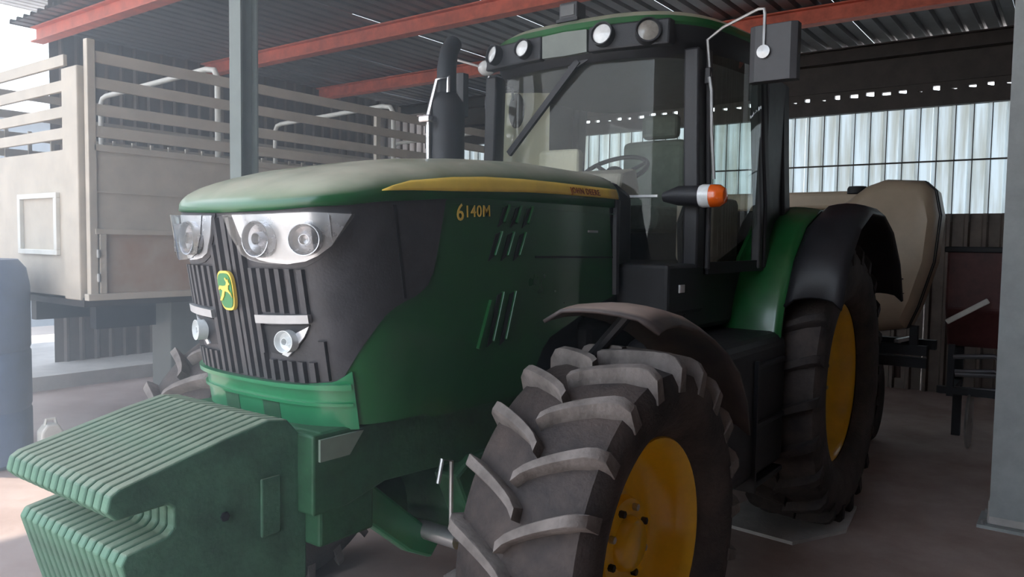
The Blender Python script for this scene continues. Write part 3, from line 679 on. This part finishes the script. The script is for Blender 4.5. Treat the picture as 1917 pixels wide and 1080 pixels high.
# mirrors
def mirror(s):
    m = MB().loft([[(1.40+dx, s*(1.03+i*wv), z) for i, z in ((-1, 2.52), (1, 2.52), (1, 2.79), (-1, 2.79))] for dx, wv in ((-.035, .085), (-.02, .115), (.03, .115), (.035, .11))]).build('mirror', MIRG, T, bevel=.018, seg=3)
    MB().box(1.435, 1.438, s*1.03-.1, s*1.03+.1, 2.56, 2.785).build('mirror_glass', CHR, m)
    MB().tube([(1.37, s*.72, 2.575), (1.37, s*.70, 2.76), (1.37, s*.78, 2.81), (1.37, s*.955, 2.87), (1.365, s*.985, 2.865), (1.362, s*.99, 2.84), (1.36, s*.99, 2.66)], .008, 8).build('mirror_arm', STEEL, m, smooth=True)
    MB().box(1.355, 1.385, s*.71-.015, s*.71+.015, 2.54, 2.62).build('mirror_hinge', BLK, m, bevel=.004)
    MB().lathe([(0, 0), (.03, 0), (.032, .012), (0, .018)], (1.363, s*.99, 2.66), 'X', 16, -1).build('mirror_clamp', STEEL, m, smooth=True)
mirror(-1)
mirror(1)
MB().tube([(1.36, -.72, 2.57), (1.355, -.735, 2.5), (1.36, -.74, 2.3), (1.37, -.755, 2.06)], .009, 8).build('grab_handle', STEEL, T, smooth=True)
# indicator lamp on its arm
ind = MB().tube([(1.26, -0.535, 1.968), (1.26, -0.615, 1.973), (1.26, -0.735, 1.968)], [.025, .05, .052], 12).build('indicator', BLK, T, smooth=True)
MB().tube([(1.26, -0.735, 1.968), (1.26, -0.750, 1.968), (1.26, -0.790, 1.968)], [.055, .06, .058], 16).build('white_lens', WLENS, ind, smooth=True)
MB().tube([(1.26, -0.791, 1.968), (1.26, -0.835, 1.968), (1.26, -0.860, 1.968), (1.26, -0.867, 1.968)], [.058, .054, .036, .01], 16).build('orange_lens', ORG, ind, smooth=True)
MB().bar((1.24, -.29, 1.975), (1.26, -.50, 1.975), .012, .012).build('indicator_bar', STEEL, ind)
# exhaust
EX = (.93, .66)
MB().tube([(EX[0], EX[1], z) for z in (1.95, 2.0, 2.50, 2.56)], [.10, .105, .105, .06], 24).build('exhaust_muffler', BLK, T, smooth=True)
MB().tube([(EX[0], EX[1], 2.5), (EX[0], EX[1], 2.70), (EX[0]+.03, EX[1]+.01, 2.80), (EX[0]+.09, EX[1]+.03, 2.86)], [.055, .055, .052, .05], 18).build('exhaust_pipe', DARK, T, smooth=True)
MB().tube([(EX[0]-.11, EX[1]+.03, 1.98), (EX[0]-.115, EX[1]+.03, 2.42), (EX[0]-.10, EX[1]+.02, 2.5), (EX[0]-.08, EX[1], 2.62), (EX[0]-.04, EX[1]-.05, 2.64), (EX[0]-.05, EX[1]-.06, 2.55)], .014, 8).build('exhaust_shield', CHR, T, smooth=True)
MB().box(EX[0]-.17, EX[0]-.08, EX[1]-.02, EX[1]+.06, 2.38, 2.42).build('exhaust_clamp', CHR, T, bevel=.01)
MB().tube([(1.15, .80, 2.0), (1.15, .80, 2.3), (1.2, .78, 2.42), (1.33, .70, 2.44)], .008, 6).build('handrail', BLK, T, smooth=True)

# ============================================================ CATTLE BODY (trailer) on the left
TX0, TX1, TY0, TY1 = .32, 7.3, 3.62, 5.9
V = empty('cattle_trailer', (TX0, TY0, 0), 'cream cattle trailer with slatted rails and panelled sides behind the tractor nose', 'trailer')
# near side panel: upper sheet, ledge, recessed lower sheet
B(TX0+.06, TX1, TY0+.02, TY0+.05, 1.78, 2.36).build('upper_panel', CREAM, V)
MB().box(TX0+.10, TX1, TY0+.04, TY0+.06, 1.30, 1.76).build('lower_panel', CREAMR, V)
MB().box(TX0+.06, TX1, TY0-.005, TY0+.05, 1.745, 1.785).build('panel_ledge', CREAM, V, bevel=.004)
MB().box(TX0+.06, TX1, TY0, TY0+.05, 2.055, 2.065).build('panel_seam', CREAM, V)
MB().box(TX0, TX1, TY0-.01, TY0+.06, 1.25, 1.30).build('bottom_rail', CREAM, V, bevel=.005)
MB().box(TX0+.06, TX1, TY0+.0, TY0+.06, 2.36, 2.41).build('top_ledge', CREAM, V, bevel=.005)
for x in (TX0+.09, 2.3, 4.3, 6.3): B(x, x+.05, TY0-.004, TY0+.05, 1.30, 1.745).build('panel_stile', CREAM, V, bevel=.004)
for z in (1.60, 1.42): MB().tube([(TX0+.075, TY0-.01, z-.03), (TX0+.075, TY0-.01, z+.03)], .012, 8).build('hinge', STEEL, V)
RZ = (3.05, 2.86, 2.665, 2.505)
for z in RZ:
    B(TX0+.06, TX1, TY0+.01, TY0+.04, z-.042, z+.042).build('rail', CREAM, V, bevel=.004)
    B(TX0+.06, TX1, TY1-.04, TY1-.01, z-.035, z+.035).build('rail', CREAM, V)
    B(TX0+.0, TX0+.03, TY0+.33, TY1, z-.042, z+.042).build('rail', CREAM, V, bevel=.004)
for x in (TX0+.02,): B(x, x+.06, TY0, TY0+.06, 1.25, 3.17).build('corner_post', CREAM, V, bevel=.006)
B(TX0-.02, TX0+.04, TY0+.08, TY0+.33, 1.25, 2.98).build('corner_post', CREAM, V, bevel=.01)
for x in (3.25, 5.4, 7.24): B(x, x+.06, TY0+.045, TY0+.085, 2.4, 3.1).build('side_post', CREAM, V)
for k in range(34): B(TX0+.3+k*.2, TX0+.33+k*.2, TY1-.06, TY1-.035, 2.36, 2.72).build('bar', CREAM, V)
B(TX0+.06, TX1, TY1-.05, TY1, 1.25, 2.38).build('far_panel', CREAM, V)
B(TX0, TX0+.03, TY0+.33, TY1, 1.25, 2.38).build('front_panel', CREAM, V)
for a in ((.0, .02, 4.05, 4.75, 2.02, 2.06), (.0, .02, 4.05, 4.75, 1.58, 1.62), (.0, .02, 4.05, 4.10, 1.62, 2.02), (.0, .02, 4.70, 4.75, 1.62, 2.02)):
    MB().box(TX0-.03, TX0+.001, *a[2:]).build('hatch_frame', WHITEP, V, bevel=.004)
B(TX0, TX1, TY0+.06, TY1, 1.20, 1.27).build('deck', GIRT, V)
for y in (4.1, 5.2): B(.6, 7.2, y, y+.10, .98, 1.20).build('chassis_beam', DARK, V)
for x in (2.9, 5.6):
    for y in (3.95, 5.55):
        ty = MB().lathe([(.28, -.11), (.46, -.13), (.50, -.10), (.51, 0), (.50, .10), (.46, .13), (.28, .11)], (x, y, .51), 'Y', 36, closed=True).build('tyre', RUB, V, smooth=True)
        MB().lathe([(0, -.05), (.14, -.05), (.2, -.02), (.27, -.10), (.285, -.11)], (x, y, .51), 'Y', 30).build('wheel_rim', CREAM, ty, smooth=True)
MB().tube([(2.9, 3.9, .51), (2.9, 5.6, .51)], .05).tube([(5.6, 3.9, .51), (5.6, 5.6, .51)], .05).build('axle', DARK, V)
MB().box(1.10, 1.42, TY0+.25, TY0+.55, .40, 1.22).build('side_locker', mat('locker_grey', (.16, .18, .17), .5), V, bevel=.01)
# hoops
for i, x in enumerate((1.48, 3.58, 5.62)):
    hp = MB().tube([(x, TY1-.1, 2.4), (x, TY1-.1, 3.06), (x, TY1-.14, 3.12), (x, TY1-.22, 3.14), (x, TY0+.3, 3.19), (x, TY0+.18, 3.17), (x, TY0+.13, 3.10), (x, TY0+.13, 2.4)], .026, 10).build('hoop', WHITEP, V, smooth=True)
# ============================================================ left edge items
bt = empty('blue_stand_in', (-.13, 4.5, 0), 'dark blue tank form added for the hazy dark area at the left edge, in front of the cattle trailer', 'tank')  # tank form added where hazy dark space shows under the trailer
bx = MB().loft([[(-.13+a*r, 4.5+b*r, z*1.12) for a, b in [(.36*math.cos(2*pi*k/32), .5*math.sin(2*pi*k/32)) for k in range(32)]] for z, r in ((0, .92), (.03, 1), (.35, 1), (.37, .97), (.40, 1), (.75, 1), (.77, .97), (.80, 1), (1.2, 1), (1.32, .94), (1.38, .8))])
bx.build('stand_in_body', BLUE, bt, smooth=True)
MB().lathe([(0, 1.62), (.12, 1.62), (.13, 1.60), (.13, 1.53)], (-.13, 4.5, 0), 'Z', 24).build('stand_in_lid', BLK, bt, smooth=True)
can_ = empty('jerry_can', (.18, 3.95, 0), 'white plastic canister on the floor beside the blue tank stand-in', 'canister')
MB().prism([(.10, 0), (.26, 0), (.26, .24), (.22, .31), (.14, .31), (.10, .26)], 3.90, 4.0).build('canister_body', WHITEP, can_, bevel=.015)
MB().tube([(.14, 3.95, .30), (.15, 3.95, .345), (.21, 3.95, .345), (.22, 3.95, .30)], .012, 6).build('handle', WHITEP, can_, smooth=True)

# ============================================================ SPRAYER behind the tractor
P = empty('field_sprayer', (4.8, -.6, 0), 'beige polythene sprayer tank on a dark frame behind the rear wheel', 'sprayer')
tk = [(-.50, 1.25), (-.62, 1.10), (-.85, 1.02), (-1.13, 1.07), (-1.20, 1.25), (-1.30, 1.62), (-1.33, 2.0), (-1.29, 2.20), (-1.22, 2.27), (-.94, 2.29), (-.80, 2.24), (-.60, 2.08), (-.50, 1.95)]
def scl(k, dz=0): return [((y+.92)*k-.92, (z-1.66)*k+1.66) for y, z in tk]
tkb = MB().loft([[(x, y, z) for y, z in scl(k)] for x, k in ((4.50, .86), (4.54, .95), (4.60, 1.0), (5.05, 1.0), (5.13, .95), (5.17, .86))]).build('tank', TANK, P, smooth=True)
for x in (4.68, 4.78):
    MB().loft([[(x+d, y, z) for y, z in scl(k)] for d, k in ((0, .99), (0, 1.015), (.035, 1.015), (.035, .99))], cap=False).build('tank_strap', DARK, tkb)
MB().lathe([(0, .06), (.07, .06), (.08, .04), (.08, 0)], (4.7, -.70, 2.19), 'Z', 20).build('filler_lid', BLK, tkb, smooth=True)
fl_ = text('LS', .13, DARK, tkb); fl_.rotation_euler = (pi/2, 0, -pi/2); fl_.location = Vector((4.492, -.88, 1.42))-P.location
MB().box(4.489, 4.496, -1.12, -.90, 1.475, 1.485).box(4.489, 4.496, -1.13, -.92, 1.36, 1.367).build('marking_line', DARK, tkb)
B(5.18, 5.4, -.62, .75, 2.08, 2.25).build('rear_tank', TANK, P, bevel=.04, seg=3)
MB().bar((4.95, .6, .41), (4.95, .6, .85), .08).bar((4.4, .6, .8), (5.4, .6, .8), .08).bar((4.6, .6, .8), (4.6, -1.3, .8), .08).bar((4.6, -.55, .9), (4.6, -1.3, .9), .08).bar((5.1, -.55, .9), (5.1, -1.3, .9), .08).bar((4.6, -.6, .9), (4.6, -.6, 1.1), .06).bar((5.1, -.6, .9), (5.1, -.6, 2.1), .06).bar((4.6, -1.2, .9), (4.6, -1.2, 1.1), .06).bar((4.4, -.9, .8), (5.6, -.9, .8), .1).bar((5.3, .6, .8), (5.3, .6, 2.1), .08).bar((5.3, -.95, .8), (5.3, .65, .8), .08).build('frame', DARK, P)
MB().lathe([(.2, -.1), (.36, -.12), (.40, -.08), (.41, 0), (.40, .08), (.36, .12), (.2, .1)], (4.95, -.75, .41), 'Y', 30, closed=True).build('tyre', RUB, P, smooth=True)
MB().lathe([(0, -.03), (.1, -.03), (.21, -.08)], (4.95, -.75, .41), 'Y', 24).build('wheel_rim', DARK, P, smooth=True)
MB().lathe([(.2, -.1), (.36, -.12), (.40, -.08), (.41, 0), (.40, .08), (.36, .12), (.2, .1)], (4.95, .6, .41), 'Y', 30, closed=True).build('tyre', RUB, P, smooth=True)
MB().tube([(4.95, -.8, .41), (4.95, .6, .41)], .04).bar((4.95, -.6, .41), (4.95, -.6, .9), .08).build('axle', DARK, P)
MB().tube([(5.0, -1.02, .60), (5.0, -1.01, .93)], .028, 10).build('support_leg', mat('brown_grey', (.2, .15, .14), .5), P, smooth=True)
MB().bar((4.9, -1.02, .93), (5.05, -1.14, .96), .04, .03).build('leg_bracket', STEEL, P)
# maroon planter
H = empty('seed_planter', (5.6, -1.6, 0), 'dark maroon farm implement with pale diagonal lever, beside the right post', 'implement')
MB().prism([(5.35, 1.72), (6.2, 1.72), (6.2, 1.25), (5.9, .85), (5.6, .85), (5.35, 1.2)], -2.3, -1.32).build('hopper', MAR, H, bevel=.02)
B(5.32, 6.23, -2.33, -1.30, 1.70, 1.75).build('hopper_lid', DARK, H, bevel=.01)
MB().bar((5.15, -1.36, 1.10), (5.18, -1.66, 1.30), .03, .045).build('lever', WHITEP, H, bevel=.008)
for dz, dx in ((.80, 0), (.66, .08)):
    MB().tube([(5.2+dx, -1.42, dz), (5.2+dx, -1.72, dz+.03), (5.2+dx, -1.80, dz-.02), (5.2+dx, -1.76, dz-.13), (5.2+dx, -1.44, dz-.15)], .022, 8).build('steel_loop', mat('dull_steel', (.16, .16, .17), .45, metal=.5), H, smooth=True)
MB().bar((5.25, -1.40, .45), (5.25, -1.40, .9), .05).bar((5.25, -2.1, .5), (5.25, -1.3, .5), .06).bar((5.25, -1.4, .5), (5.9, -1.4, .5), .06).build('frame', DARK, H)
for y in (-1.4, -2.2): MB().bar((5.8, y, .0), (5.8, y, .9), .07).build('leg', DARK, H)
MB().lathe([(.02, -.02), (.24, -.012), (.25, 0), (.24, .012), (.02, .02)], (5.3, -1.55, .25), 'Y', 32).build('coulter_disc', STEEL, H, smooth=True)

# ============================================================ GLARE VEIL (scatter volume added to imitate lens glare on the left)
hz = MB().box(-6.8, 1.0, -.9, 10.5, .01, 5.2).build('veil', GIRT, None)
hm = bpy.data.materials.new('glare_veil'); hm.use_nodes = True; hn = hm.node_tree; hn.nodes.clear()
ho = hn.nodes.new('ShaderNodeOutputMaterial'); hv = hn.nodes.new('ShaderNodeVolumeScatter'); hv.inputs['Density'].default_value = .085
hv.inputs['Color'].default_value = (.86, .93, 1, 1); hv.inputs['Anisotropy'].default_value = .2
hn.links.new(hv.outputs[0], ho.inputs['Volume']); hz.data.materials[0] = hm
tag(hz, 'pale scatter volume added at left in place of lens glare', 'veil', kind='stuff')
